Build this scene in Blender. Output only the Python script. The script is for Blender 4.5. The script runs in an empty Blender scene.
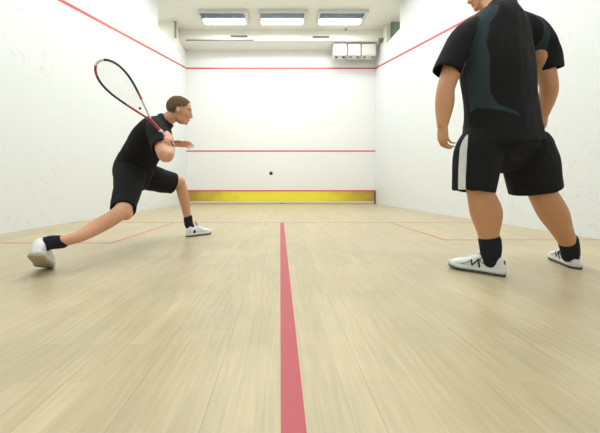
import bpy, bmesh, math, random
from mathutils import Vector, Matrix, noise

sc = bpy.context.scene
col = sc.collection
# ------------------------------------------------------------------ camera, world, exposure
# world frame: front wall at y = 0, the court runs towards -y, floor z = 0, court centre x = 0
F, CX, CY, CZ = 288.0, -0.0286, -9.76, 0.51
cam_d = bpy.data.cameras.new('camera')
cam = bpy.data.objects.new('camera', cam_d)
col.objects.link(cam)
cam.location = (CX, CY, CZ)
cam.rotation_euler = (math.pi / 2, 0, 0)
cam_d.sensor_width = 36
cam_d.lens = F / 600 * 36
cam_d.shift_x = 19.9 / 600
cam_d.shift_y = -27.7 / 600
cam_d.clip_start = 0.05
sc.camera = cam

w = bpy.data.worlds.new('world')
sc.world = w
w.use_nodes = True
w.node_tree.nodes['Background'].inputs[0].default_value = (0.9, 0.95, 1.0, 1)
w.node_tree.nodes['Background'].inputs[1].default_value = 0.3
sc.view_settings.view_transform = 'Standard'
sc.view_settings.look = 'None'
sc.view_settings.gamma = 1
sc.view_settings.use_curve_mapping = False
sc.view_settings.exposure = 0.0
LAMP_W = 28.0
LAMP_COL = (0.95, 0.985, 1.0)


def at(px, py, d):
    s = F / d
    return Vector((CX + (px - 280.1) / s, CY + d, CZ - (py - 188.8) / s))


# ------------------------------------------------------------------ materials
def nmat(name, rgb, rough=0.5, metal=0.0, bump=0.0, bscale=60, var=0.0, vscale=6, coat=0.0):
    m = bpy.data.materials.new(name)
    m.use_nodes = True
    nt = m.node_tree
    b = nt.nodes['Principled BSDF']
    b.inputs['Base Color'].default_value = (*rgb, 1)
    b.inputs['Roughness'].default_value = rough
    b.inputs['Metallic'].default_value = metal
    b.inputs['Coat Weight'].default_value = coat
    if rough > .79: b.inputs['Specular IOR Level'].default_value = 0.15
    tc = nt.nodes.new('ShaderNodeTexCoord')
    if var > 0:
        n = nt.nodes.new('ShaderNodeTexNoise')
        n.inputs['Scale'].default_value = vscale
        n.inputs['Detail'].default_value = 5
        nt.links.new(tc.outputs['Object'], n.inputs['Vector'])
        mx = nt.nodes.new('ShaderNodeMix')
        mx.data_type = 'RGBA'
        mx.inputs[6].default_value = (*[c * (1 - var) for c in rgb], 1)
        mx.inputs[7].default_value = (*[min(1, c * (1 + var)) for c in rgb], 1)
        nt.links.new(n.outputs[0], mx.inputs[0])
        nt.links.new(mx.outputs[2], b.inputs['Base Color'])
    if bump > 0:
        n2 = nt.nodes.new('ShaderNodeTexNoise')
        n2.inputs['Scale'].default_value = bscale
        n2.inputs['Detail'].default_value = 4
        nt.links.new(tc.outputs['Object'], n2.inputs['Vector'])
        bp = nt.nodes.new('ShaderNodeBump')
        bp.inputs['Strength'].default_value = bump
        bp.inputs['Distance'].default_value = 0.01
        nt.links.new(n2.outputs[0], bp.inputs['Height'])
        nt.links.new(bp.outputs[0], b.inputs['Normal'])
    return m


def masked_mat(name, c0, c1, rough, edge=0.5, soft=0.04, c2=None):
    """two colours chosen by the vertex attribute 'panel' """
    m = nmat(name, c0, rough, bump=0.15, bscale=40)
    nt = m.node_tree
    b = nt.nodes['Principled BSDF']
    a = nt.nodes.new('ShaderNodeAttribute')
    a.attribute_name = 'panel'
    mr = nt.nodes.new('ShaderNodeMapRange')
    mr.inputs[1].default_value = edge - soft
    mr.inputs[2].default_value = edge + soft
    nt.links.new(a.outputs['Fac'], mr.inputs[0])
    mx = nt.nodes.new('ShaderNodeMix')
    mx.data_type = 'RGBA'
    mx.inputs[6].default_value = (*c0, 1)
    mx.inputs[7].default_value = (*c1, 1)
    nt.links.new(mr.outputs[0], mx.inputs[0])
    nt.links.new(mx.outputs[2], b.inputs['Base Color'])
    return m


def emis(name, rgb, st):
    m = bpy.data.materials.new(name)
    m.use_nodes = True
    b = m.node_tree.nodes['Principled BSDF']
    b.inputs['Base Color'].default_value = (*rgb, 1)
    b.inputs['Emission Color'].default_value = (*rgb, 1)
    b.inputs['Emission Strength'].default_value = st
    return m


def plaster(name, rgb, scuff, amount, scale):
    m = nmat(name, rgb, 0.55, bump=0.12, bscale=9)
    nt = m.node_tree
    b = nt.nodes['Principled BSDF']
    tc = nt.nodes.new('ShaderNodeTexCoord')
    n1 = nt.nodes.new('ShaderNodeTexNoise')
    n1.inputs['Scale'].default_value = scale
    n1.inputs['Detail'].default_value = 9
    n1.inputs['Roughness'].default_value = 0.7
    n2 = nt.nodes.new('ShaderNodeTexNoise')
    n2.inputs['Scale'].default_value = 0.9
    n2.inputs['Detail'].default_value = 3
    nt.links.new(tc.outputs['Object'], n1.inputs['Vector'])
    nt.links.new(tc.outputs['Object'], n2.inputs['Vector'])
    r1 = nt.nodes.new('ShaderNodeMapRange')
    r1.inputs[1].default_value = 0.56
    r1.inputs[2].default_value = 0.70
    nt.links.new(n1.outputs[0], r1.inputs[0])
    r2 = nt.nodes.new('ShaderNodeMapRange')
    r2.inputs[1].default_value = 0.42
    r2.inputs[2].default_value = 0.62
    nt.links.new(n2.outputs[0], r2.inputs[0])
    mu = nt.nodes.new('ShaderNodeMath')
    mu.operation = 'MULTIPLY'
    nt.links.new(r1.outputs[0], mu.inputs[0])
    nt.links.new(r2.outputs[0], mu.inputs[1])
    mu2 = nt.nodes.new('ShaderNodeMath')
    mu2.operation = 'MULTIPLY'
    mu2.inputs[1].default_value = amount
    nt.links.new(mu.outputs[0], mu2.inputs[0])
    mx = nt.nodes.new('ShaderNodeMix')
    mx.data_type = 'RGBA'
    mx.inputs[6].default_value = (*rgb, 1)
    mx.inputs[7].default_value = (*scuff, 1)
    nt.links.new(mu2.outputs[0], mx.inputs[0])
    nt.links.new(mx.outputs[2], b.inputs['Base Color'])
    return m


def wood_floor():
    m = bpy.data.materials.new('court_floor_boards')
    m.use_nodes = True
    nt = m.node_tree
    L = nt.links.new
    b = nt.nodes['Principled BSDF']
    tc = nt.nodes.new('ShaderNodeTexCoord')
    mp = nt.nodes.new('ShaderNodeMapping')
    mp.inputs['Rotation'].default_value = (0, 0, math.pi / 2)
    L(tc.outputs['Object'], mp.inputs[0])

    def brick(wid, row, c1, c2, mortar, ms):
        br = nt.nodes.new('ShaderNodeTexBrick')
        br.offset = 0.37
        br.inputs['Scale'].default_value = 1
        br.inputs['Color1'].default_value = (*c1, 1)
        br.inputs['Color2'].default_value = (*c2, 1)
        br.inputs['Mortar'].default_value = (*mortar, 1)
        br.inputs['Mortar Size'].default_value = ms
        br.inputs['Mortar Smooth'].default_value = 0.3
        br.inputs['Brick Width'].default_value = wid
        br.inputs['Row Height'].default_value = row
        L(mp.outputs[0], br.inputs[0])
        return br
    b1 = brick(0.50, 0.066, (0.53, 0.445, 0.275), (0.58, 0.49, 0.31), (0.48, 0.395, 0.24), 0.0008)
    b2 = brick(2.4, 0.198, (0.97, 0.97, 0.97), (1.02, 1.01, 1.0), (0.84, 0.82, 0.78), 0.0014)
    mul = nt.nodes.new('ShaderNodeMix')
    mul.data_type = 'RGBA'
    mul.blend_type = 'MULTIPLY'
    mul.inputs[0].default_value = 1
    L(b1.outputs[0], mul.inputs[6])
    L(b2.outputs[0], mul.inputs[7])
    # grain streaks along the boards
    mp2 = nt.nodes.new('ShaderNodeMapping')
    mp2.inputs['Scale'].default_value = (75, 5, 1)
    L(tc.outputs['Object'], mp2.inputs[0])
    g = nt.nodes.new('ShaderNodeTexNoise')
    g.inputs['Scale'].default_value = 1
    g.inputs['Detail'].default_value = 4
    L(mp2.outputs[0], g.inputs['Vector'])
    # scuffs and trodden patches
    s = nt.nodes.new('ShaderNodeTexNoise')
    s.inputs['Scale'].default_value = 2.2
    s.inputs['Detail'].default_value = 6
    L(tc.outputs['Object'], s.inputs['Vector'])
    ad = nt.nodes.new('ShaderNodeMath')
    ad.operation = 'ADD'
    L(g.outputs[0], ad.inputs[0])
    L(s.outputs[0], ad.inputs[1])
    mr = nt.nodes.new('ShaderNodeMapRange')
    mr.inputs[1].default_value = 0.7
    mr.inputs[2].default_value = 1.3
    mr.inputs[3].default_value = 0.80
    mr.inputs[4].default_value = 1.05
    L(ad.outputs[0], mr.inputs[0])
    mul2 = nt.nodes.new('ShaderNodeVectorMath')
    mul2.operation = 'SCALE'
    L(mul.outputs[2], mul2.inputs[0])
    L(mr.outputs[0], mul2.inputs['Scale'])
    L(mul2.outputs[0], b.inputs['Base Color'])
    mr2 = nt.nodes.new('ShaderNodeMapRange')
    mr2.inputs[3].default_value = 0.26
    mr2.inputs[4].default_value = 0.46
    L(s.outputs[0], mr2.inputs[0])
    L(mr2.outputs[0], b.inputs['Roughness'])
    return m


def tin_mat():
    m = nmat('yellow_tin_paint', (0.90, 0.76, 0.05), 0.35)
    nt = m.node_tree
    L = nt.links.new
    b = nt.nodes['Principled BSDF']
    tc = nt.nodes.new('ShaderNodeTexCoord')
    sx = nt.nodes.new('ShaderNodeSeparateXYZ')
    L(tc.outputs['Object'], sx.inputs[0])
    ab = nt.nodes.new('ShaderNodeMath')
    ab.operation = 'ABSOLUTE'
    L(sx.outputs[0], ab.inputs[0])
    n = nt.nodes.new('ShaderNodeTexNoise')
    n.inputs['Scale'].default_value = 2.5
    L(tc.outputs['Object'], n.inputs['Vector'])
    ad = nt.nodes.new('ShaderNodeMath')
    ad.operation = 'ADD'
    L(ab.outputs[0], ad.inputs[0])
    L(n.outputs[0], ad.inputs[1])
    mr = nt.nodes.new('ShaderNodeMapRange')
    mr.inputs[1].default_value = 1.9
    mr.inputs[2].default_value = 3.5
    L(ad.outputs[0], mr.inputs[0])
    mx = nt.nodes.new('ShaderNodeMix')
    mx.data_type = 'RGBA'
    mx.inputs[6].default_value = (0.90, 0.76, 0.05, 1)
    mx.inputs[7].default_value = (0.46, 0.28, 0.045, 1)     # ochre towards both ends
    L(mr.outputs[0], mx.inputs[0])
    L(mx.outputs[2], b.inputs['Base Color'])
    return m


M = dict(
    wall_l=plaster('side_wall_plaster', (0.79, 0.82, 0.82), (0.40, 0.44, 0.45), 0.45, 13),
    wall_f=plaster('front_wall_plaster', (0.84, 0.84, 0.82), (0.6, 0.6, 0.58), 0.25, 9),
    cream=nmat('cream_paint', (0.87, 0.86, 0.78), 0.7, var=0.02),
    bulk=nmat('bulkhead_paint', (0.86, 0.85, 0.79), 0.7, var=0.02),
    red=nmat('red_line_paint', (0.62, 0.065, 0.065), 0.45, var=0.1, vscale=3),
    red_floor=nmat('red_floor_line', (0.47, 0.055, 0.075), 0.4, var=0.12, vscale=4),
    red_faint=nmat('worn_red_floor_line', (0.55, 0.24, 0.18), 0.45, var=0.2, vscale=5),
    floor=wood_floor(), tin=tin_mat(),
    brown=nmat('brown_tin_end', (0.20, 0.10, 0.05), 0.6),
    tinlow=nmat('pale_tin_foot', (0.66, 0.64, 0.55), 0.5),
    grey=nmat('grey_metal', (0.22, 0.22, 0.2), 0.5),
    louvre=nmat('blue_grey_louvre', (0.16, 0.22, 0.26), 0.4, metal=0.3),
    fixture=nmat('white_enamel', (0.7, 0.7, 0.67), 0.4),
    tube=emis('lit_diffuser', (1.0, 0.98, 0.93), 4.0),
    boxw=nmat('white_box_enamel', (0.80, 0.80, 0.76), 0.4, var=0.02),
    dark=nmat('dark_gap', (0.05, 0.045, 0.035), 0.7),
    green=nmat('dark_green_panel', (0.10, 0.15, 0.10), 0.6),
    skin=nmat('skin', (0.66, 0.34, 0.205), 0.5, var=0.10, vscale=9),
    skin_tan=nmat('tanned_skin', (0.56, 0.275, 0.135), 0.5, var=0.10, vscale=9),
    hair=nmat('short_brown_hair', (0.15, 0.10, 0.055), 0.8, bump=0.6, bscale=160, var=0.3, vscale=30),
    black=nmat('black_cloth', (0.012, 0.012, 0.013), 0.85, bump=0.3, bscale=22),
    navy=nmat('navy_cloth', (0.022, 0.03, 0.05), 0.85),
    sock=nmat('black_sock', (0.018, 0.019, 0.026), 0.9, bump=0.3, bscale=150),
    shoe=nmat('white_shoe_leather', (0.78, 0.80, 0.80), 0.5, var=0.05, vscale=25),
    mid=nmat('white_rubber', (0.70, 0.71, 0.70), 0.5),
    outsole=nmat('dark_rubber', (0.05, 0.05, 0.06), 0.6),
    gum=nmat('tan_rubber', (0.42, 0.36, 0.24), 0.6),
    mark=nmat('black_trim', (0.02, 0.022, 0.03), 0.5),
    ball=nmat('black_ball_rubber', (0.012, 0.012, 0.014), 0.6),
    grip=nmat('pale_grip_tape', (0.72, 0.68, 0.62), 0.7),
    string=nmat('racket_string', (0.9, 0.9, 0.88), 0.6),
    eye=nmat('eye_white', (0.8, 0.78, 0.74), 0.2),
    iris=nmat('dark_iris', (0.03, 0.02, 0.015), 0.2),
)


# ------------------------------------------------------------------ helpers
def link_mesh(name, me, mat, parent=None, smooth=False):
    o = bpy.data.objects.new(name, me)
    col.objects.link(o)
    if mat is not None and len(me.materials) == 0:
        for mm in (mat if isinstance(mat, (list, tuple)) else [mat]):
            me.materials.append(mm)
    if smooth:
        for p in me.polygons:
            p.use_smooth = True
    if parent is not None:
        o.parent = parent
        o.matrix_parent_inverse = parent.matrix_world.inverted()
    return o


def obj(name, bm, mat, parent=None, smooth=False):
    bmesh.ops.recalc_face_normals(bm, faces=bm.faces)
    me = bpy.data.meshes.new(name)
    bm.to_mesh(me)
    bm.free()
    return link_mesh(name, me, mat, parent, smooth)


def tag(o, label=None, cat=None, group=None, kind=None):
    if label: o['label'] = label
    if cat: o['category'] = cat
    if group: o['group'] = group
    if kind: o['kind'] = kind
    return o


def empty(name, loc, label, cat, group=None):
    o = bpy.data.objects.new(name, None)
    o.location = loc
    o.matrix_world = Matrix.Translation(Vector(loc))
    col.objects.link(o)
    return tag(o, label, cat, group)


def box(bm, x0, x1, y0, y1, z0, z1, bev=0.0, mi=0):
    vs = [bm.verts.new((x, y, z)) for x in (x0, x1) for y in (y0, y1) for z in (z0, z1)]
    fs = []
    for q in ((0, 1, 3, 2), (4, 6, 7, 5), (0, 4, 5, 1), (2, 3, 7, 6), (0, 2, 6, 4), (1, 5, 7, 3)):
        f = bm.faces.new([vs[i] for i in q])
        f.material_index = mi
        fs.append(f)
    if bev:
        es = list({e for f in fs for e in f.edges})
        bmesh.ops.bevel(bm, geom=es, offset=bev, segments=2, affect='EDGES')


def structure(name, boxes, mat, parent=None):
    bm = bmesh.new()
    for b in boxes:
        box(bm, *b)
    o = obj(name, bm, mat, parent)
    if parent is None:
        o['kind'] = 'structure'
    return o


def prism(bm, pts, axis, a0, a1):
    """extrude a polygon given in the two other axes"""
    def mk(p, a):
        return {'x': (a, p[0], p[1]), 'y': (p[0], a, p[1]), 'z': (p[0], p[1], a)}[axis]
    v0 = [bm.verts.new(mk(p, a0)) for p in pts]
    v1 = [bm.verts.new(mk(p, a1)) for p in pts]
    n = len(pts)
    bm.faces.new(v0)
    bm.faces.new(v1[::-1])
    for i in range(n):
        j = (i + 1) % n
        bm.faces.new((v0[i], v0[j], v1[j], v1[i]))


def basis(axis, hint):
    a = axis.normalized()
    v = (hint - a * hint.dot(a)).normalized()
    u = v.cross(a).normalized()
    return u, v


def loft(bm, rings, n=24, hem0=False, hem1=False, power=2.0):
    """rings: (centre, u, v, ru, rv). Rounded ends, or a hollow hem."""
    def pts(r):
        c, u, v, ru, rv = r
        out = []
        for i in range(n):
            t = 2 * math.pi * i / n
            cs, sn = math.cos(t), math.sin(t)
            e = 2.0 / power
            out.append(c + u * (ru * math.copysign(abs(cs) ** e, cs)) + v * (rv * math.copysign(abs(sn) ** e, sn)))
        return out
    rs = list(rings)

    def ends(r, rn, hem):
        c, u, v, ru, rv = r
        ax = (c - rn[0])
        ax = ax.normalized()
        if hem:
            k = 0.82
            return [(c, u, v, ru * k, rv * k), (c - ax * 0.05, u, v, ru * k, rv * k)]
        m = min(ru, rv)
        return [(c + ax * m * 0.35, u, v, ru * 0.9, rv * 0.9), (c + ax * m * 0.65, u, v, ru * 0.66, rv * 0.66), (c + ax * m * 0.8, u, v, ru * 0.3, rv * 0.3)]
    e0 = ends(rs[0], rs[1], hem0)[::-1]
    e1 = ends(rs[-1], rs[-2], hem1)
    rs = e0 + rs + e1
    vr = [[bm.verts.new(p) for p in pts(r)] for r in rs]
    for a, b in zip(vr[:-1], vr[1:]):
        for i in range(n):
            j = (i + 1) % n
            bm.faces.new((a[i], a[j], b[j], b[i]))
    bm.faces.new(vr[0][::-1])
    bm.faces.new(vr[-1])


def hermite(ps, hs, steps):
    """smooth curve through the points, knots spaced by the root of the chord length"""
    n = len(ps)
    m = []
    for i in range(n):
        if i == 0: m.append((ps[1] - ps[0]) / hs[0])
        elif i == n - 1: m.append((ps[-1] - ps[-2]) / hs[-1])
        else:
            a, b = (ps[i] - ps[i - 1]) / hs[i - 1], (ps[i + 1] - ps[i]) / hs[i]
            m.append((a * hs[i] + b * hs[i - 1]) / (hs[i] + hs[i - 1]))
    out = []
    for i in range(n - 1):
        h = hs[i]
        for k in range(steps):
            t = k / steps
            out.append(ps[i] * (2 * t ** 3 - 3 * t * t + 1) + m[i] * (h * (t ** 3 - 2 * t * t + t))
                       + ps[i + 1] * (3 * t * t - 2 * t ** 3) + m[i + 1] * (h * (t ** 3 - t * t)))
    out.append(ps[-1].copy())
    return out


def limb(bm, pts, rad, hint=None, steps=5, n=20, hem0=False, hem1=False, power=2.0, smooth=True):
    """tapered tube; rad entries are r or (ru, rv) (rv along hint)"""
    pts = [Vector(p) for p in pts]
    rr = [Vector((r, r, 0)) if not isinstance(r, tuple) else Vector((r[0], r[1], 0)) for r in rad]
    N = (len(pts) - 1) * steps
    rings = []
    hs = [max((b - a).length, 1e-4) ** .7 for a, b in zip(pts[:-1], pts[1:])]
    P = hermite(pts, hs, steps)
    R = hermite(rr, hs, steps)
    for i in range(N + 1):
        ax = P[min(i + 1, N)] - P[max(i - 1, 0)]
        if hint is not None:
            u, v = basis(ax, hint)
        else:                       # carry the cross-section frame along the tube
            if i == 0:
                a0 = ax.normalized()
                vprev = Vector((0, 0, 1)) if abs(a0.z) < .75 else Vector((0, 1, 0))
            u, v = basis(ax, vprev)
            vprev = v
        rings.append((P[i], u, v, max(R[i].x, 0.0002), max(R[i].y, 0.0002)))
    loft(bm, rings, n, hem0, hem1, power)


def ellipsoid(bm, c, ax, seg=3):
    """ax: three vectors scaled by radii"""
    r = bmesh.ops.create_icosphere(bm, subdivisions=seg, radius=1)
    m = Matrix((ax[0], ax[1], ax[2])).transposed()
    for v in r['verts']:
        v.co = Vector(c) + m @ v.co


def remesh(name, bm, mat, parent, voxel=0.006, iters=4, wrinkle=0.0, wscale=9, fac=0.5, masks=None):
    bmesh.ops.recalc_face_normals(bm, faces=bm.faces)
    me = bpy.data.meshes.new(name + '_raw')
    bm.to_mesh(me)
    bm.free()
    tmp = bpy.data.objects.new(name + '_raw', me)
    col.objects.link(tmp)
    r = tmp.modifiers.new('r', 'REMESH')
    r.mode = 'VOXEL'
    r.voxel_size = voxel
    s = tmp.modifiers.new('s', 'SMOOTH')
    s.iterations = iters
    s.factor = fac
    dg = bpy.context.evaluated_depsgraph_get()
    dg.update()
    ev = tmp.evaluated_get(dg)
    out = bpy.data.meshes.new_from_object(ev)
    out.name = name
    bpy.data.objects.remove(tmp)
    bpy.data.meshes.remove(me)
    out.materials.clear()
    if wrinkle:
        nrm = [v.normal.copy() for v in out.vertices]
        for v, vn in zip(out.vertices, nrm):
            q = v.co * wscale
            k = noise.noise(Vector((q.x, q.y, q.z * 0.55))) + 0.5 * noise.noise(Vector((q.x * 2.3, q.y * 2.3, q.z)))
            v.co += vn * (k * wrinkle)
    if masks:
        at_ = out.attributes.new('panel', 'FLOAT', 'POINT')
        for i, v in enumerate(out.vertices):
            at_.data[i].value = masks(v.co, None)
    return link_mesh(name, out, mat, parent, smooth=True)


def frame(origin, fwd, up):
    """matrix with local x = fwd, z ~ up"""
    x = fwd.normalized()
    z = (up - x * up.dot(x)).normalized()
    y = z.cross(x)
    m = Matrix((x, y, z)).transposed().to_4x4()
    m.translation = origin
    return m


# ------------------------------------------------------------------ the court
WL, WR = -3.2, 3.2
CEIL = 5.53
structure('floor', [(-5.0, 5.0, -10.5, 0.3, -0.1, 0)], M['floor'])
structure('ceiling', [(-5.0, 5.0, -10.5, 0.3, CEIL, CEIL + 0.1)], M['cream'])
structure('wall_front', [(-5.0, 5.0, 0.0, 0.25, 0, CEIL)], M['wall_f'])
structure('wall_back', [(-5.0, 5.0, -10.5, -10.4, 0, CEIL)], M['wall_l'])
# side walls: outline in (y, z) with an opening high up near the front wall
for sgn, name, yo, zo in ((-1, 'wall_left', -2.28, 4.72), (1, 'wall_right', -2.0, 4.83)):
    bm = bmesh.new()
    prism(bm, [(0, 0), (0, 5.02), (yo, zo), (yo, CEIL), (-10.4, CEIL), (-10.4, 0)], 'x', sgn * 3.2, sgn * 3.34)
    o = obj(name, bm, M['wall_l'])
    o['kind'] = 'structure'
structure('wall_alcove_left', [(-4.8, -3.204, -1.09, 0, 4.3, CEIL), (-4.8, -4.7, -2.6, -1.09, 4.3, CEIL),
                               (-4.8, -3.34, -2.7, -2.6, 4.3, CEIL), (-4.8, -3.34, -2.6, -1.09, 4.2, 4.3)], M['cream'])
structure('wall_alcove_right', [(3.204, 4.8, -1.0, 0, 4.3, CEIL), (4.7, 4.8, -2.6, -1.0, 4.3, CEIL),
                                (3.34, 4.8, -2.7, -2.6, 4.3, CEIL), (3.34, 4.8, -2.6, -1.0, 4.2, 4.3)], M['cream'])
# bulkhead over the front wall
structure('trim_1', [(-3.2, 3.2, -0.66, 0, 5.19, CEIL)], M['bulk'])
structure('trim_2', [(-3.0, -0.86, -0.685, -0.66, 5.185, 5.215)], M['grey'])
# outer returns of the bulkhead: a slim post on the left, dark green panel on the right
structure('trim_3', [(-3.2, -3.15, -1.13, -1.09, 5.05, CEIL)], nmat('olive_post', (0.30, 0.29, 0.17), 0.6))
structure('trim_4', [(3.24, 3.56, -1.30, -1.22, 4.95, 5.42)], M['green'])

# painted lines on the walls (the court's own markings)
e = 0.003
structure('trim_5', [(WL, WR, -e, 0, 4.57, 4.62)], M['red'])
structure('trim_6', [(WL, WR, -e, 0, 1.765, 1.81)], M['red'])
for i, sgn in ((7, -1), (8, 1)):
    bm = bmesh.new()
    zz = lambda y: 4.57 + 0.243 * y
    prism(bm, [(0, zz(0)), (0, zz(0) + .05), (-9.9, zz(-9.9) + .05), (-9.9, zz(-9.9))], 'x', sgn * 3.2, sgn * (3.2 - e))
    o = obj('trim_%d' % i, bm, M['red'])
    o['kind'] = 'structure'
# floor lines
f = 0.0015
YS = -5.42
structure('trim_9', [(-0.027, 0.027, -10.3, YS, 0, f)], M['red_floor'])
structure('trim_10', [(WL, WR, YS, YS + .045, 0, f)], M['red_faint'])
yb = -9.76 + 2.735
yr = -9.76 + 2.90
structure('trim_11', [(-1.64, -1.60, yb, YS, 0, f), (WL, -1.60, yb - .04, yb, 0, f)], M['red_faint'])
structure('trim_12', [(1.60, 1.64, yr, YS, 0, f), (1.60, WR, yr - .04, yr, 0, f)], M['red_faint'])

# ------------------------------------------------------------------ tin along the front wall
tin = empty('tin_board', (0, -0.03, 0), 'long yellow tin board with red top edge along foot of front wall', 'tin board')
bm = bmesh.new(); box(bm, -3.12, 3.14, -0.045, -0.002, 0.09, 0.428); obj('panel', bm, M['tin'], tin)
bm = bmesh.new(); box(bm, -3.19, 3.19, -0.06, -0.002, 0.428, 0.462, .008); obj('top_strip', bm, M['red'], tin)['label'] = 'red top strip'
bm = bmesh.new(); box(bm, -3.14, 3.14, -0.05, -0.002, 0.02, 0.09); obj('foot_strip', bm, M['tinlow'], tin)['label'] = 'pale strip below the yellow board'
bm = bmesh.new(); box(bm, -3.14, 3.14, -0.055, -0.002, 0.0, 0.02); obj('floor_seal', bm, M['grey'], tin)
for a, b_ in ((-3.19, -3.12), (3.14, 3.19)):
    bm = bmesh.new(); box(bm, a, b_, -0.055, -0.002, 0.0, 0.428, .005); obj('end_bracket', bm, M['brown'], tin)['label'] = 'brown end bracket'


# ------------------------------------------------------------------ ceiling lights
def ceiling_light(x, d, label, group):
    """fixture box under the ceiling: bright diffuser at the rear, louvre towards the back wall"""
    t = empty('ceiling_light', (x, CY + d, CEIL), label, 'ceiling light', group)
    z1, z0 = CEIL, CEIL - 0.09
    y = CY + d
    bm = bmesh.new()
    box(bm, -.66 + x, .74 + x, y - .30, y + .30, z0 + .03, z1, .01)
    for a in ((-.66, .74, -.30, -.27), (-.66, .74, .27, .30), (-.66, -.61, -.27, .27), (.64, .74, -.27, .27)):
        box(bm, x + a[0], x + a[1], y + a[2], y + a[3], z0, z0 + .035)
    obj('housing', bm, M['fixture'], t)
    bm = bmesh.new(); box(bm, x - .59, x + .62, y + .03, y + .27, z0 - .02, z0 + .03, .01)
    obj('diffuser', bm, M['tube'], t)['label'] = 'glowing white diffuser'
    bm = bmesh.new()
    box(bm, x - .60, x + .63, y - .27, y + .02, z0 + .02, z0 + .03)
    for k in range(16):
        xx = x - .60 + 1.22 * k / 15
        box(bm, xx, xx + .012, y - .27, y + .02, z0 - .01, z0 + .02)
    obj('louvre', bm, M['louvre'], t)['label'] = 'dark blue-grey louvre'
    ld = bpy.data.lights.new('lamp_light', 'AREA')
    ld.shape = 'RECTANGLE'
    ld.size, ld.size_y = 1.2, 0.5
    ld.energy = LAMP_W
    ld.color = LAMP_COL
    lo = bpy.data.objects.new('lamp_light', ld)
    col.objects.link(lo)
    lo.location = (x, y, z0 - .04)
    lo.parent = t
    lo.matrix_parent_inverse = t.matrix_world.inverted()
    return t


lab = {-1.68: 'leftmost of the three lit ceiling lights above front wall',
       0.02: 'middle of the three lit ceiling lights above front wall',
       1.72: 'rightmost of the three lit ceiling lights above front wall'}
for x in (-1.68, 0.02, 1.72):
    ceiling_light(x, 8.36, lab[x], 'ceiling lights near the front wall')
    for d in (5.9, 3.6, 1.3):
        ceiling_light(x, d, 'ceiling light further back over the court, above the frame', 'ceiling lights over the rest of the court')


for sx in (-1, 1):          # unseen lights added to brighten the alcoves behind the high openings
    ld = bpy.data.lights.new('alcove_fill_light', 'AREA')
    ld.size = .8
    ld.energy = 9
    ld.color = LAMP_COL
    lo = bpy.data.objects.new('alcove_fill_light', ld)
    col.objects.link(lo)
    lo.location = (sx * 3.95, -1.9, CEIL - .03)

# vents in the bulkhead face
def vent(x, z, label):
    t = empty('air_vent', (x, -0.66, z), label, 'air vent', 'vents in the bulkhead')
    bm = bmesh.new()
    for a in ((-.28, .28, -.05, -.035), (-.28, .28, .035, .05), (-.28, -.265, -.035, .035), (.265, .28, -.035, .035)):
        box(bm, x + a[0], x + a[1], -.672, -.66, z + a[2], z + a[3])
    obj('frame', bm, M['bulk'], t)
    bm = bmesh.new()
    box(bm, x - .265, x + .265, -.663, -.66, z - .035, z + .035)
    for k in range(4):
        zz_ = z - .03 + k * .018
        box(bm, x - .265, x + .265, -.670, -.662, zz_, zz_ + .006)
    obj('grille', bm, M['grey'], t)['label'] = 'dark grey grille'


vent(at(239, 36.5, 9.1).x, at(239, 36.5, 9.1).z, 'dark slotted vent in the bulkhead, left of court centre')
vent(at(321, 37.2, 9.1).x, at(321, 37.2, 9.1).z, 'dark slotted vent in the bulkhead, right of court centre')

# small sensor on the ceiling
p = at(346, 29.5, 9.0)
t = empty('ceiling_sensor', (p.x, p.y, CEIL), 'tiny dark sensor on ceiling between right light and bulkhead', 'sensor')
bm = bmesh.new(); bmesh.ops.create_cone(bm, cap_ends=True, segments=20, radius1=.045, radius2=.06, depth=.03, matrix=Matrix.Translation((p.x, p.y, CEIL - .015))); obj('base', bm, M['fixture'], t)
bm = bmesh.new(); bmesh.ops.create_icosphere(bm, subdivisions=2, radius=.035, matrix=Matrix.Translation((p.x, p.y, CEIL - .04))); obj('lens', bm, M['grey'], t, True)

# three white boxes hung under the bulkhead
bx = [(333.8, 346.8, 'leftmost of three white metal boxes hung below bulkhead'),
      (348.2, 361.0, 'middle of three white metal boxes hung below bulkhead'),
      (362.0, 376.2, 'rightmost of three white metal boxes hung below bulkhead, beside right wall')]
for i, (a, b_, lb) in enumerate(bx):
    d = 9.20
    s = F / d
    x0, x1 = CX + (a - 280.1) / s, CX + (b_ - 280.1) / s
    z0, z1 = CZ - (55.5 - 188.8) / s, 5.19
    t = empty('metal_box', ((x0 + x1) / 2, CY + d, z0), lb, 'box', 'white boxes under the bulkhead')
    bm = bmesh.new(); box(bm, x0, x1, CY + d, CY + d + .3, z0, z1 - .03, .02); obj('casing', bm, M['boxw'], t)
    bm = bmesh.new(); box(bm, x0 + .02, x1 - .02, CY + d + .01, CY + d + .28, z1 - .032, z1); obj('top_rail', bm, nmat('brown_rail', (0.16, 0.11, 0.07), .7), t)
    for fx in (x0 + .06, x1 - .12):
        bm = bmesh.new(); box(bm, fx, fx + .07, CY + d + .05, CY + d + .12, z0 - .035, z0 + .004, .006)
        obj('foot', bm, M['dark'] if i == 0 else M['grey'], t)
    bm = bmesh.new(); box(bm, x0 + .03, x1 - .03, CY + d - .006, CY + d + .002, z0 + .04, z1 - .07, .004); obj('front_panel', bm, M['boxw'], t)
p = at(379, 41.5, 9.15)
tag(structure('wall_bracket', [(3.08, 3.2, -.72, -.66, p.z - .06, p.z + .05), (3.12, 3.2, -.78, -.72, p.z - .03, p.z + .02)], M['grey']),
    'small dark bracket on right wall beside the end box', 'bracket')
del bpy.data.objects['wall_bracket']['kind']

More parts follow.
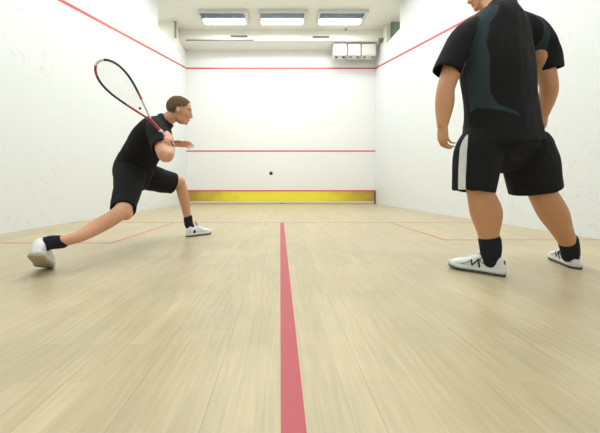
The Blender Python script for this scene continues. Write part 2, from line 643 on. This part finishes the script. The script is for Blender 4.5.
# ------------------------------------------------------------------ balls
bm = bmesh.new(); bmesh.ops.create_icosphere(bm, subdivisions=4, radius=.0205)
o = obj('squash_ball', bm, M['ball'], None, True); o.location = at(271, 173.3, 3.3)
tag(o, 'small black squash ball in mid-air before the front wall', 'ball')
bm = bmesh.new(); bmesh.ops.create_icosphere(bm, subdivisions=3, radius=.0205)
o = obj('squash_ball', bm, M['ball'], None, True); o.location = (0.02, -0.09, .0205)
tag(o, 'tiny dark ball lying on floor at the foot of the yellow tin', 'ball')


# ------------------------------------------------------------------ people: shared builders
def head_parts(bm, m, k=1.0):
    """local x = face direction, y = left, z = up; origin at centre of the skull"""
    X = lambda *p: m @ (Vector(p) * k)
    R = m.to_3x3()
    ax = lambda a, b, c: [R @ Vector((a * k, 0, 0)), R @ Vector((0, b * k, 0)), R @ Vector((0, 0, c * k))]
    ellipsoid(bm, X(-.012, 0, .030), ax(.098, .076, .088))          # cranium
    ellipsoid(bm, X(.030, 0, -.005), ax(.060, .064, .085))          # face
    ellipsoid(bm, X(.028, 0, -.060), ax(.052, .052, .050))          # jaw
    ellipsoid(bm, X(.066, 0, -.088), ax(.020, .024, .018))          # chin
    ellipsoid(bm, X(.078, 0, .028), ax(.014, .045, .012))           # brow
    for s in (-1, 1):
        ellipsoid(bm, X(.060, s * .036, -.022), ax(.022, .020, .026))   # cheek
        ellipsoid(bm, X(-.006, s * .076, -.006), ax(.018, .008, .031))  # ear
        ellipsoid(bm, X(-.004, s * .080, -.016), ax(.010, .009, .016))
        ellipsoid(bm, X(.006, s * .044, -.062), ax(.026, .014, .024))   # jaw angle
        ellipsoid(bm, X(.094, s * .010, -.034), ax(.009, .008, .008))   # nostril
    limb(bm, [X(.082, 0, .022), X(.096, 0, -.006), X(.104, 0, -.030)], [.008 * k, .010 * k, .011 * k], n=12)
    ellipsoid(bm, X(.086, 0, -.054), ax(.010, .024, .0055))         # upper lip
    ellipsoid(bm, X(.083, 0, -.065), ax(.010, .021, .0065))         # lower lip


def head_extras(m, parent, k=1.0, cover=1.0):
    X = lambda *p: m @ (Vector(p) * k)
    R = m.to_3x3()
    for s in (-1, 1):
        bm = bmesh.new()
        bmesh.ops.create_icosphere(bm, subdivisions=3, radius=.0125 * k, matrix=Matrix.Translation(X(.0665, s * .031, .008)))
        eo = obj('eye', bm, M['eye'], parent, True)
        bm = bmesh.new()
        bmesh.ops.create_icosphere(bm, subdivisions=2, radius=.007 * k, matrix=Matrix.Translation(X(.0745, s * .031, .008)))
        obj('iris', bm, M['iris'], eo, True)
        bm = bmesh.new()
        limb(bm, [X(.088, s * .014, .028), X(.086, s * .032, .034), X(.074, s * .050, .028)], [.0035 * k] * 3, n=8)
        obj('eyebrow', bm, M['hair'], parent, True)
    # hair: shell around the back and sides, thin on the crown
    bm = bmesh.new()
    r = bmesh.ops.create_icosphere(bm, subdivisions=5, radius=1)
    kill = []
    for v in bm.verts:
        p = v.co.copy()
        q = Vector((p.x * .102 - .014, p.y * .081, p.z * .092 + .030))
        lim = -0.075 if q.x < -.03 else (-0.030 + (q.x + .03) * 0.9)
        front = 0.052 + 0.2 * (q.z - .03)
        if q.z < lim or q.x > front or (q.x > .012 and abs(q.y) > .05 and q.z < .03):
            kill.append(v)
        q += Vector((0, 0, 0)) + p * (0.006 * noise.noise(p * 7) + 0.002)
        v.co = X(*q)
    bmesh.ops.delete(bm, geom=kill, context='VERTS')
    me = bpy.data.meshes.new('hair')
    bm.to_mesh(me); bm.free()
    o = link_mesh('hair', me, M['hair'], parent, True)
    so = o.modifiers.new('thickness', 'SOLIDIFY')
    so.thickness = .007
    so.offset = -1
    return o


def hand_parts(bm, m, curl=(25, 30, 20), spread=3, side=1, thumb=(.55, .75, -.30), tb=20):
    """local x = towards fingertips, y = thumb side (times side), z = back of the hand; origin at wrist"""
    X = lambda p: m @ Vector((p[0], p[1] * side, p[2]))
    R = m.to_3x3()
    rings = []
    for x, w_, t_, zc in ((-.03, .027, .021, 0), (0, .028, .020, 0), (.03, .036, .018, 0), (.06, .041, .016, -.001), (.086, .041, .0135, -.002)):
        rings.append((X((x, 0, zc)), R @ Vector((0, 1, 0)), R @ Vector((0, 0, 1)), w_, t_))
    loft(bm, rings, 20, power=2.6)
    for kx, ky, ln, r in ((.086, .0315, .074, .0092), (.091, .0105, .082, .0095), (.087, -.0105, .076, .009), (.078, -.031, .060, .008)):
        p = Vector((kx - .012, ky, -.001))
        ang = 0
        yaw = math.radians(spread * ky / .0105)
        pts, rad = [p.copy()], [r]
        for seg, c, fr in ((0, curl[0], .46), (1, curl[1], .30), (2, curl[2], .24)):
            ang += math.radians(c)
            dv = Vector((math.cos(ang) * math.cos(yaw), math.sin(yaw), -math.sin(ang)))
            p = p + dv * (ln * fr + (.012 if seg == 0 else 0))
            pts.append(p.copy()); rad.append(r * (1 - .12 * (seg + 1)))
        limb(bm, [X(q) for q in pts], rad, steps=3, n=12)
    # thumb leaves the side of the palm near its base
    p = Vector((.018, .022, -.006))
    d0 = Vector(thumb).normalized()
    pts = [p.copy()]
    ln = (.046, .032, .026)
    for i in range(3):
        dv = (d0 + Vector((.35, -.25, -.12)) * (i * tb / 20.0)).normalized()
        p = p + dv * ln[i]
        pts.append(p.copy())
    limb(bm, [X(q) for q in pts], [.0135, .0115, .0105, .0085], steps=3, n=12)


def shoe(parent, m, label, sole='outsole', marks=True, k=1.0, side=1, tall=1.15):
    """local x heel->toe (0..0.295), z up, origin under the heel on the floor"""
    m = m @ Matrix.Diagonal((1, 1, tall, 1))
    X = lambda x, y, z: m @ (Vector((x, y * side, z)) * k)
    R = m.to_3x3()
    Y, Z = R @ Vector((0, 1, 0)), R @ Vector((0, 0, 1))
    root = None
    # upper
    bm = bmesh.new()
    rings = []
    for x, hw, h in ((.008, .026, .070), (.025, .034, .092), (.055, .037, .086), (.085, .038, .082), (.115, .039, .090),
                     (.145, .041, .082), (.18, .045, .066), (.215, .049, .056), (.25, .047, .050), (.275, .038, .043), (.288, .024, .034)):
        z0 = .014
        off = -.004 if x > .15 else 0
        rings.append((X(x, off, (z0 + h) / 2), Y, Z, hw * k, (h - z0) / 2 * k))
    loft(bm, rings, 28, power=2.5)
    up = remesh('shoe', bm, M['shoe'], parent, .0035, 3)
    if label: up['label'] = label
    # midsole and outsole
    for nm, zc, hh, ex, mt in (('midsole', .019, .0105, .004, 'mid'), ('outsole', .0055, .0055, .005, sole)):
        bm = bmesh.new()
        rings = []
        for x, hw in ((-.003, .022), (.02, .036), (.06, .038), (.12, .037), (.17, .043), (.215, .050), (.25, .049), (.28, .038), (.296, .018)):
            lift = .0 if x < .23 else (x - .23) ** 1.5 * .5
            rings.append((X(x, -.004 if x > .15 else 0, zc + lift), Y, Z, (hw + ex - .002) * k, hh * k))
        loft(bm, rings, 24, power=4)
        obj(nm, bm, M[mt], up, True)
    # tongue and laces
    bm = bmesh.new()
    limb(bm, [X(.135, 0, .078), X(.115, 0, .098), X(.102, 0, .118)], [(.024 * k, .005 * k)] * 3, hint=R @ Vector((1, 0, .6)), n=16)
    obj('tongue', bm, M['shoe'], up, True)
    bm = bmesh.new()
    for i in range(5):
        x = .125 + i * .019
        h = .091 - i * .0085
        for sg in (-1, 1):
            limb(bm, [X(x, sg * -.026, h - .012), X(x + .006, 0, h + .002), X(x + .012, sg * .026, h - .016)], [.0026 * k] * 3, n=8, steps=3)
    obj('laces', bm, M['mid'], up, True)
    if marks:
        # black angular letter-like stripes on both sides of the upper, heel tab and edge piping
        for sg in (-1, 1):
            bm = bmesh.new()
            def strip(pts, r):
                q = []
                for (x, z) in pts:
                    # half width of the upper at this point
                    prof = ((.008, .026, .070), (.025, .034, .092), (.055, .037, .086), (.085, .038, .082), (.115, .039, .090), (.145, .041, .082), (.18, .045, .066), (.215, .049, .056), (.25, .047, .050), (.288, .024, .034))
                    for a, b in zip(prof[:-1], prof[1:]):
                        if a[0] <= x <= b[0]:
                            t = (x - a[0]) / (b[0] - a[0])
                            hw = a[1] + (b[1] - a[1]) * t
                            h = a[2] + (b[2] - a[2]) * t
                    zc, hz = (.014 + h) / 2, (h - .014) / 2
                    e_ = max(0.0, 1 - abs((z - zc) / hz) ** 2.5) ** (1 / 2.5)
                    off = -.004 if x > .15 else 0
                    q.append(X(x, sg * hw * e_ + off, z))
                limb(bm, q, [(r * 1.3 * k, r * 1.2 * k)] * len(q), n=8, steps=3)
            strip([(.122, .028), (.124, .045), (.126, .064)], .0042)
            strip([(.126, .064), (.142, .048), (.160, .034)], .0034)
            strip([(.160, .032), (.162, .044), (.163, .056)], .0042)
            strip([(.163, .056), (.185, .042), (.215, .034)], .0018)
            strip([(.070, .060), (.085, .042), (.110, .052)], .0020)
            strip([(.110, .052), (.118, .062), (.112, .072)], .0018)
            strip([(.035, .072), (.044, .062), (.050, .052)], .0035)
            obj('side_stripes', bm, M['mark'], up, True)['label'] = 'black angular side stripes'
        bm = bmesh.new()
        limb(bm, [X(-.001, 0, .012), X(-.001, 0, .035), X(.001, 0, .062)], [(.016 * k, .006 * k)] * 3, hint=R @ Vector((1, 0, 0)), n=12)
        obj('heel_tab', bm, M['mark'], up, True)['label'] = 'black heel tab'
    return up


# ------------------------------------------------------------------ lunging player on the left
V = Vector
p1 = empty('person', at(150, 240, 2.5) * 1.0, 'person in black shirt and shorts lunging right, holding a squash racket', 'person')
pos = p1.location.copy(); pos.z = 0
p1.location = pos
p1.matrix_world = Matrix.Translation(pos)

r_hip, r_knee, r_ank = at(128, 180, 2.42), at(122, 212, 2.06), V((-1.415, CY + 1.715, .185))
l_hip, l_knee, l_ank = at(143, 175, 2.64), at(178.5, 183, 2.93), at(189, 224.5, 3.10)
r_sh, r_elb, r_wr = at(156, 131, 2.20), at(166, 156, 1.98), at(170.5, 147, 2.14)
l_sh, l_elb, l_wr = at(160, 127, 2.62), at(163, 156, 2.66), at(173.5, 143.5, 2.40)
neck, headc = at(164.5, 123, 2.46), at(180.0, 111, 2.46)
lat = (l_hip - r_hip).normalized()
shl = (l_sh - r_sh).normalized()

bm = bmesh.new()
# trunk
axis = [at(134, 180, 2.56), at(136, 165, 2.54), at(143, 152, 2.50), at(151, 139, 2.46), at(159, 127, 2.45), neck]
fwd = V((.80, .05, -.45))
limb(bm, axis, [(.13, .11), (.16, .12), (.145, .105), (.165, .115), (.16, .095), (.06, .06)], hint=fwd)
limb(bm, [at(160, 126, 2.46), at(168, 119, 2.45), headc + V((-.02, 0, -.02))], [.062, .055, .055])
hm = frame(headc, V((.95, .20, -.20)), V((.15, 0, 1)))
head_parts(bm, hm, .99)
# legs
limb(bm, [r_hip, (r_hip * .5 + r_knee * .5), r_knee + V((0, 0, .01)), at(97, 227, 1.92), at(75, 238, 1.80), r_ank], [.085, .075, .056, .050, .036, .033], steps=6)
limb(bm, [l_hip, l_hip * .5 + l_knee * .5, l_knee + V((.0, 0, 0)), at(183.5, 197, 3.0), at(186.5, 212, 3.07), l_ank], [.085, .075, .058, .055, .042, .036], steps=6)
ellipsoid(bm, l_knee + V((.015, .0, .012)), [V((.055, 0, 0)), V((0, .05, 0)), V((0, 0, .055))])
ellipsoid(bm, r_knee + V((.02, .01, -.01)), [V((.05, 0, 0)), V((0, .05, 0)), V((0, 0, .05))])
# feet stubs inside the shoes
rf_h, rf_t = V((-1.41, CY + 1.62, .13)), V((-1.525, CY + 1.83, .004))
lf_h, lf_t = at(187.0, 236.8, 3.06), at(211, 233.5, 3.27)
lf_h.z = 0.0; lf_t.z = 0.0
frm = frame(rf_h, rf_t - rf_h, V((.10, .1, 1)))
limb(bm, [r_ank, frm @ V((.07, 0, .06)), frm @ V((.20, 0, .042))], [.034, .032, .024])
limb(bm, [l_ank, lf_h.lerp(lf_t, .22) + V((0, 0, .05)), lf_h.lerp(lf_t, .8) + V((0, 0, .035))], [.034, .030, .024])
# arms
limb(bm, [r_sh, r_sh.lerp(r_elb, .5), r_elb, r_elb.lerp(r_wr, .35), r_wr], [.056, .055, .047, .048, .030], steps=6)
limb(bm, [l_sh, l_sh.lerp(l_elb, .5), l_elb, l_elb.lerp(l_wr, .4), l_wr], [.052, .048, .042, .040, .028], steps=6)
# racket axis and gripping hand
rb, rt = at(172.5, 144.5, 2.14), at(98.0, 60.5, 1.80)
ra = (rt - rb).normalized()
grip = rb + ra * .062
xh = ((grip - r_elb).normalized())
xh = (xh - ra * xh.dot(ra)).normalized()
zh = xh.cross(ra)            # back of hand
if zh.y > 0:
    zh = -zh
hmr = Matrix((xh, ra, zh)).transposed().to_4x4()
hmr.translation = grip - xh * .062 + zh * .024
limb(bm, [r_elb.lerp(r_wr, .7), hmr @ V((-.03, 0, 0)), hmr @ V((0, 0, 0))], [.036, .029, .027])
hand_parts(bm, hmr, curl=(62, 78, 45), spread=1, side=1, thumb=(.75, .45, -.45), tb=26)
# open left hand
hml = frame(l_wr, V((.97, .10, -.02)), V((.1, .45, .9)))
hand_parts(bm, hml, curl=(6, 12, 10), spread=3, side=-1, tb=10)
remesh('body', bm, M['skin'], p1, .0042, 3)
head_extras(hm, p1, .99)

# shirt
bm = bmesh.new()
ax2 = [at(134, 170, 2.55), at(137, 162, 2.54), at(143, 151, 2.50), at(151, 139, 2.46), at(159, 128, 2.45), at(164, 121.5, 2.455)]
limb(bm, ax2, [(.185, .150), (.185, .150), (.180, .148), (.190, .150), (.185, .115), (.075, .07)], hint=fwd)
limb(bm, [at(158, 126, 2.45), at(157, 128, 2.34), r_sh, r_sh.lerp(r_elb, .45), r_sh.lerp(r_elb, .72)], [.09, .082, .076, .074, .078], hem1=True, steps=5)
limb(bm, [at(159, 126, 2.46), at(160, 126, 2.56), l_sh, l_sh.lerp(l_elb, .45), l_sh.lerp(l_elb, .70)], [.09, .085, .080, .078, .080], hem1=True, steps=5)
limb(bm, [r_sh + V((.01, .02, -.02)), l_sh + V((.01, 0, -.02))], [.075, .08])
remesh('shirt', bm, M['black'], p1, .006, 5, wrinkle=.006, wscale=11)
bm = bmesh.new()
limb(bm, [at(165, 121.5, 2.455), at(167.5, 119.2, 2.455)], [.079, .070], steps=3, hem1=True)
remesh('collar', bm, M['navy'], p1, .005, 3)

# shorts
bm = bmesh.new()
limb(bm, [at(137, 160, 2.54), at(133, 172, 2.55), at(133, 180, 2.56)], [(.155, .150), (.165, .165), (.14, .14)], hint=V((1, 0, 0)))
hem_r = at(123, 210, 2.09)
limb(bm, [at(131, 170, 2.48), at(128, 188, 2.30), hem_r], [.13, .106, .085], hem1=True, hint=V((1, 0, 0)))
hem_l = at(173, 183.5, 2.90)
limb(bm, [at(136, 171, 2.62), at(152, 178, 2.74), hem_l], [.14, .125, .108], hem1=True, hint=V((0, 0, 1)))
remesh('shorts', bm, M['black'], p1, .006, 5, wrinkle=.006, wscale=10)

# socks
bm = bmesh.new()
limb(bm, [at(63, 241.8, 1.765), r_ank, frm @ V((.075, 0, .07))], [.040, .042, .037])
remesh('sock', bm, M['sock'], p1, .004, 2)
bm = bmesh.new()
limb(bm, [at(188, 217.5, 3.085), l_ank, lf_h.lerp(lf_t, .25) + V((0, 0, .05))], [.046, .045, .040])
remesh('sock', bm, M['sock'], p1, .004, 2)
shoe(p1, frame(rf_h, rf_t - rf_h, V((.10, .1, 1))), 'white shoe on raised trailing foot, heel lifted', 'gum', marks=False, tall=1.3)
shoe(p1, frame(lf_h, lf_t - lf_h, V((0, 0, 1))), 'white shoe planted flat in front', 'outsole', marks=False, k=.96, tall=1.35)

# ------------------------------------------------------------------ racket in the player's hand
rk = empty('squash_racket', rb, 'black, red and white squash racket raised in player\'s hand', 'racket')
wv = V((.80, .03, .60))
wv = (wv - ra * wv.dot(ra)).normalized()
nv = ra.cross(wv)
Lr = (rt - rb).length


def racket_pt(u, w_):
    return rb + ra * u + wv * w_


throat = .235
END = Lr - .006
PROF = [(0, .006), (.10, .020), (.25, .041), (.42, .063), (.58, .079), (.70, .084), (.82, .078), (.91, .062), (.97, .038), (1.0, 0.0)]
hp = [V((throat + q * (END - throat), w_, 0)) for q, w_ in PROF]
ctrl = hp + [V((q.x, -q.y, 0)) for q in hp[-2::-1]]
hs_ = [max((b - a).length, 1e-4) ** .7 for a, b in zip(ctrl[:-1], ctrl[1:])]
cv = hermite(ctrl, hs_, 4)
cum = [0]
for a, b in zip(cv[:-1], cv[1:]):
    cum.append(cum[-1] + (b - a).length)
outline = []
for i in range(61):
    t = cum[-1] * i / 60
    k = max(0, min(len(cv) - 2, next((n_ for n_, c in enumerate(cum) if c > t), len(cv)) - 1))
    q = cv[k].lerp(cv[k + 1], (t - cum[k]) / (cum[k + 1] - cum[k]))
    outline.append((q.x, q.y, 0))


def tube_col(name, pts, r, mat, parent, label=None, flat=1.3):
    bm = bmesh.new()
    limb(bm, pts, [(r, r * flat)] * len(pts), hint=nv, steps=2, n=10)
    o = obj(name, bm, mat, parent, True)
    if label: o['label'] = label
    return o


mr_black = nmat('racket_black', (0.02, 0.02, 0.022), 0.3)
mr_red = nmat('racket_red', (0.42, 0.035, 0.05), 0.3)
mr_white = nmat('racket_silver_white', (0.72, 0.70, 0.70), 0.3)
segs = [(0, 8, mr_white, 'silver-white throat side'), (8, 11, mr_red, 'red band'), (11, 28, mr_black, 'black frame side'), (28, 32, mr_white, 'white tip'),
        (32, 36, mr_red, 'red band'), (36, 50, mr_black, 'black frame side'), (50, 60, mr_red, 'dark red throat side')]
for a, b_, mt, lb in segs:
    tube_col('frame_segment', [racket_pt(u, w_) for u, w_, _ in outline[a:b_ + 1]], .0078, mt, rk, lb)
tube_col('shaft', [racket_pt(.10, 0), racket_pt(.18, 0), racket_pt(.245, 0)], .0112, mr_red, rk, 'dark red shaft', 1.1)
bm = bmesh.new()
limb(bm, [racket_pt(0, 0), racket_pt(.006, 0), racket_pt(.08, 0), racket_pt(.13, 0)], [.0165, .0155, .0145, .0140], hint=nv, steps=3, n=12)
obj('handle', bm, M['grip'], rk, True)['label'] = 'pale wrapped grip'
# strings, one woven bed
bm = bmesh.new()


def half(u):
    return max([0] + [a[1] + (b[1] - a[1]) * (u - a[0]) / (b[0] - a[0] + 1e-9) for a, b in zip(outline[:31], outline[1:31]) if a[0] <= u <= b[0]])


for i in range(22):
    u = throat + .085 + i * (Lr - .02 - throat - .085) / 22
    h = half(u)
    limb(bm, [racket_pt(u, -h), racket_pt(u, h)], [.0007, .0007], hint=nv, steps=1, n=4)
for j in range(-6, 7):
    w_ = j * .0125
    us = [throat + .06 + k * .002 for k in range(200)]
    us = [u for u in us if u < Lr - .008 and half(u) > abs(w_) + .002]
    if len(us) > 2:
        limb(bm, [racket_pt(us[0], w_), racket_pt(us[-1], w_)], [.0007, .0007], hint=nv, steps=1, n=4)
obj('strings', bm, M['string'], rk)
bm = bmesh.new(); bmesh.ops.create_icosphere(bm, subdivisions=2, radius=.009, matrix=Matrix.Translation(racket_pt(throat + .085, -.002)))
obj('string_damper', bm, mr_black, rk, True)['label'] = 'small black damper'

# ------------------------------------------------------------------ big player at the right, seen from behind
pc = at(500, 272, 1.76); pc.z = 0
p2 = empty('person', pc, 'person seen from behind in black shirt and striped black shorts, standing at right', 'person')
Fw = V((-.42, .90, 0)).normalized()
Rt = V((.90, .42, 0)).normalized()
UP = V((0, 0, 1))
k_l, a_l = at(480, 190, 1.73), at(489.5, 247, 1.725)
k_r, a_r = at(541, 190, 1.80), at(569, 245, 1.84)
h_l, h_r = at(481, 140, 1.74), at(527, 140, 1.84)
s_l, e_l, w_l = at(461, 43, 1.72), at(445.5, 90, 1.68), at(442.5, 125, 1.67)
s_r, e_r, w_r = at(537, 38, 1.84), at(549, 88, 1.86), at(544, 114, 1.99)
hd2 = at(488, -10, 1.90)
nk2 = at(499, 10, 1.80)
hm2 = frame(hd2, V((-.80, .58, -.10)), UP)
heel_l, toe_l = at(504.5, 275.5, 1.68), at(453, 266, 1.86)
heel_l.z = toe_l.z = 0
heel_l = V((heel_l.x, heel_l.y, 0))
heel_r = at(577, 267.5, 1.83); heel_r.z = 0
toe_r = heel_r + V((.10, .27, 0))

bm = bmesh.new()
limb(bm, [at(503, 155, 1.79), at(502, 130, 1.79), at(500, 105, 1.77), at(498, 75, 1.76), at(499, 40, 1.77), at(499, 16, 1.79)],
     [(.15, .11), (.17, .12), (.155, .115), (.18, .12), (.17, .11), (.07, .07)], hint=Fw)
limb(bm, [at(500, 25, 1.78), nk2, hd2 + V((0, 0, -.03))], [.075, .064, .060])
head_parts(bm, hm2, 1.05)
limb(bm, [h_l, h_l.lerp(k_l, .5), k_l, at(486, 213, 1.73), at(488, 232, 1.725), a_l, V((a_l.x, a_l.y, .07))], [.095, .09, .070, .082, .058, .043, .034], steps=6)
limb(bm, [h_r, h_r.lerp(k_r, .5), k_r, at(553, 213, 1.81), at(562, 231, 1.83), a_r, V((heel_r.x + .01, heel_r.y + .05, .07))], [.095, .09, .072, .076, .056, .045, .045], steps=6)
limb(bm, [V((a_l.x, a_l.y, .07)), heel_l.lerp(toe_l, .3) + V((0, 0, .045)), heel_l.lerp(toe_l, .8) + V((0, 0, .032))], [.032, .030, .024])
limb(bm, [V((heel_r.x + .01, heel_r.y + .05, .07)), heel_r.lerp(toe_r, .3) + V((0, 0, .045)), heel_r.lerp(toe_r, .8) + V((0, 0, .032))], [.032, .030, .024])
limb(bm, [s_l, s_l.lerp(e_l, .5), e_l, at(444.5, 104, 1.68), w_l], [.062, .056, .048, .050, .030], steps=6)
limb(bm, [s_r, s_r.lerp(e_r, .5), e_r, e_r.lerp(w_r, .4), w_r], [.062, .056, .048, .048, .030], steps=6)
hm3 = frame(w_l, V((.03, .05, -1)), V((-1, -.12, 0)))
hand_parts(bm, hm3, curl=(28, 38, 25), spread=2, side=-1)
hm4 = frame(w_r, (w_r - e_r) + V((0, 0, -.05)), V((.8, -.3, .2)))
hand_parts(bm, hm4, curl=(35, 45, 25), spread=2, side=-1)
remesh('body', bm, M['skin_tan'], p2, .0045, 3)
head_extras(hm2, p2, 1.05)

# shirt with paler side panels


def seg_dist(p, a, b):
    ab = b - a
    t = max(0, min(1, (p - a).dot(ab) / ab.dot(ab)))
    return (p - (a + ab * t)).length, t


# panel centre line in body coordinates (r = along his right, z), on his back
O2 = at(500, 105, 1.77); O2.z = 0


def loc2(p):
    q = p - O2
    return Vector((q.dot(Rt), q.z))


path = [Vector(q) for q in ((-.17, 1.56), (-.240, 1.45), (-.272, 1.33), (-.264, 1.15), (-.245, 1.05), (-.20, .97), (-.10, .92))]
widths = [.018, .020, .020, .020, .019, .013, .006]
mid = 0.0


def shirt_mask(co, nrm):
    q = loc2(co)
    f_ = (co - O2).dot(Fw)
    best = 0
    for sgn in (1, -1):
        qq = Vector((q.x * sgn, q.y))
        for i in range(len(path) - 1):
            d_, t_ = seg_dist(qq, path[i], path[i + 1])
            w_ = widths[i] * (1 - t_) + widths[i + 1] * t_
            best = max(best, 1 - .5 * d_ / w_)
    if f_ > .05:
        best = 0
    return best


M['shirt2'] = masked_mat('black_shirt_with_teal_panels', (0.012, 0.012, 0.013), (0.030, 0.046, 0.053), 0.8, .5, .06)
bm = bmesh.new()
limb(bm, [at(502, 144, 1.79), at(501, 122, 1.78), at(499, 100, 1.765), at(497, 75, 1.755), at(497, 48, 1.76), at(500, 25, 1.77), at(501, 9, 1.79)],
     [(.250, .188), (.232, .170), (.222, .16), (.235, .165), (.230, .15), (.185, .125), (.085, .08)], hint=Fw, hem0=True, power=2.3)
hl = at(446, 72.5, 1.69)
limb(bm, [at(495, 28, 1.77), at(477, 33, 1.74), at(463, 43, 1.72), at(453, 57, 1.70), hl], [.10, .10, .092, .078, .078], hem1=True, steps=5)
hr = at(549, 71, 1.85)
limb(bm, [at(506, 28, 1.79), at(522, 31, 1.82), at(537, 40, 1.84), at(545, 53, 1.85), hr], [.10, .10, .088, .078, .076], hem1=True, steps=5)
remesh('shirt', bm, M['shirt2'], p2, .006, 6, wrinkle=.006, wscale=9, masks=shirt_mask)
bm = bmesh.new()
limb(bm, [at(501, 10, 1.79), at(499.5, 5, 1.80)], [.084, .074], steps=3, hem1=True)
remesh('collar', bm, M['black'], p2, .005, 3)

# shorts, white stripe down each side seam
SO = at(502, 150, 1.79); SO.z = 0


def shorts_mask(co, nrm):
    # stripe on the left seam: measured in body angle around the leg
    f_ = (co - SO).dot(Fw)
    r_ = (co - SO).dot(Rt)
    zt = .835
    if co.z > zt: return 0
    wdt = .023 * min(1, max(0, (zt - co.z) / .08)) ** .5
    centre = .050
    if -.17 < r_ < .28: return 0
    return 1 - .5 * abs(f_ - centre) / max(wdt, 1e-4)


M['shorts2'] = masked_mat('black_shorts_with_white_stripe', (0.012, 0.012, 0.013), (0.72, 0.73, 0.74), 0.8, .5, .04)
bm = bmesh.new()
limb(bm, [at(502, 118, 1.78), at(502, 135, 1.79), at(502, 148, 1.79), at(502, 157, 1.79)], [(.17, .12), (.215, .15), (.235, .165), (.18, .12)], hint=Fw, power=2.2)
limb(bm, [at(484, 134, 1.75), at(479, 150, 1.75), at(476, 167, 1.75), at(473.5, 191.5, 1.745)], [.105, .126, .122, .108], hem1=True, power=2.2, hint=Fw)
limb(bm, [at(524, 147, 1.83), at(530, 167, 1.83), at(535, 190.5, 1.84)], [.140, .140, .132], hem1=True, power=2.2, hint=Fw)
remesh('shorts', bm, M['shorts2'], p2, .006, 5, wrinkle=.006, wscale=9, masks=shorts_mask)

bm = bmesh.new()
limb(bm, [at(489.5, 239.5, 1.725), at(490.5, 248, 1.72), heel_l.lerp(toe_l, .26) + V((0, 0, .07))], [.058, .056, .046])
remesh('sock', bm, M['sock'], p2, .004, 2)
bm = bmesh.new()
limb(bm, [at(567.5, 239, 1.84), a_r, V((heel_r.x + .01, heel_r.y + .05, .065))], [.052, .050, .046])
remesh('sock', bm, M['sock'], p2, .004, 2)
shoe(p2, frame(heel_l, toe_l - heel_l, UP), 'white shoe with black stripes, toe pointing left', 'outsole', marks=True, k=.96, tall=1.42)
shoe(p2, frame(heel_r, toe_r - heel_r, UP), None, 'outsole', marks=True, k=.96, tall=1.42)
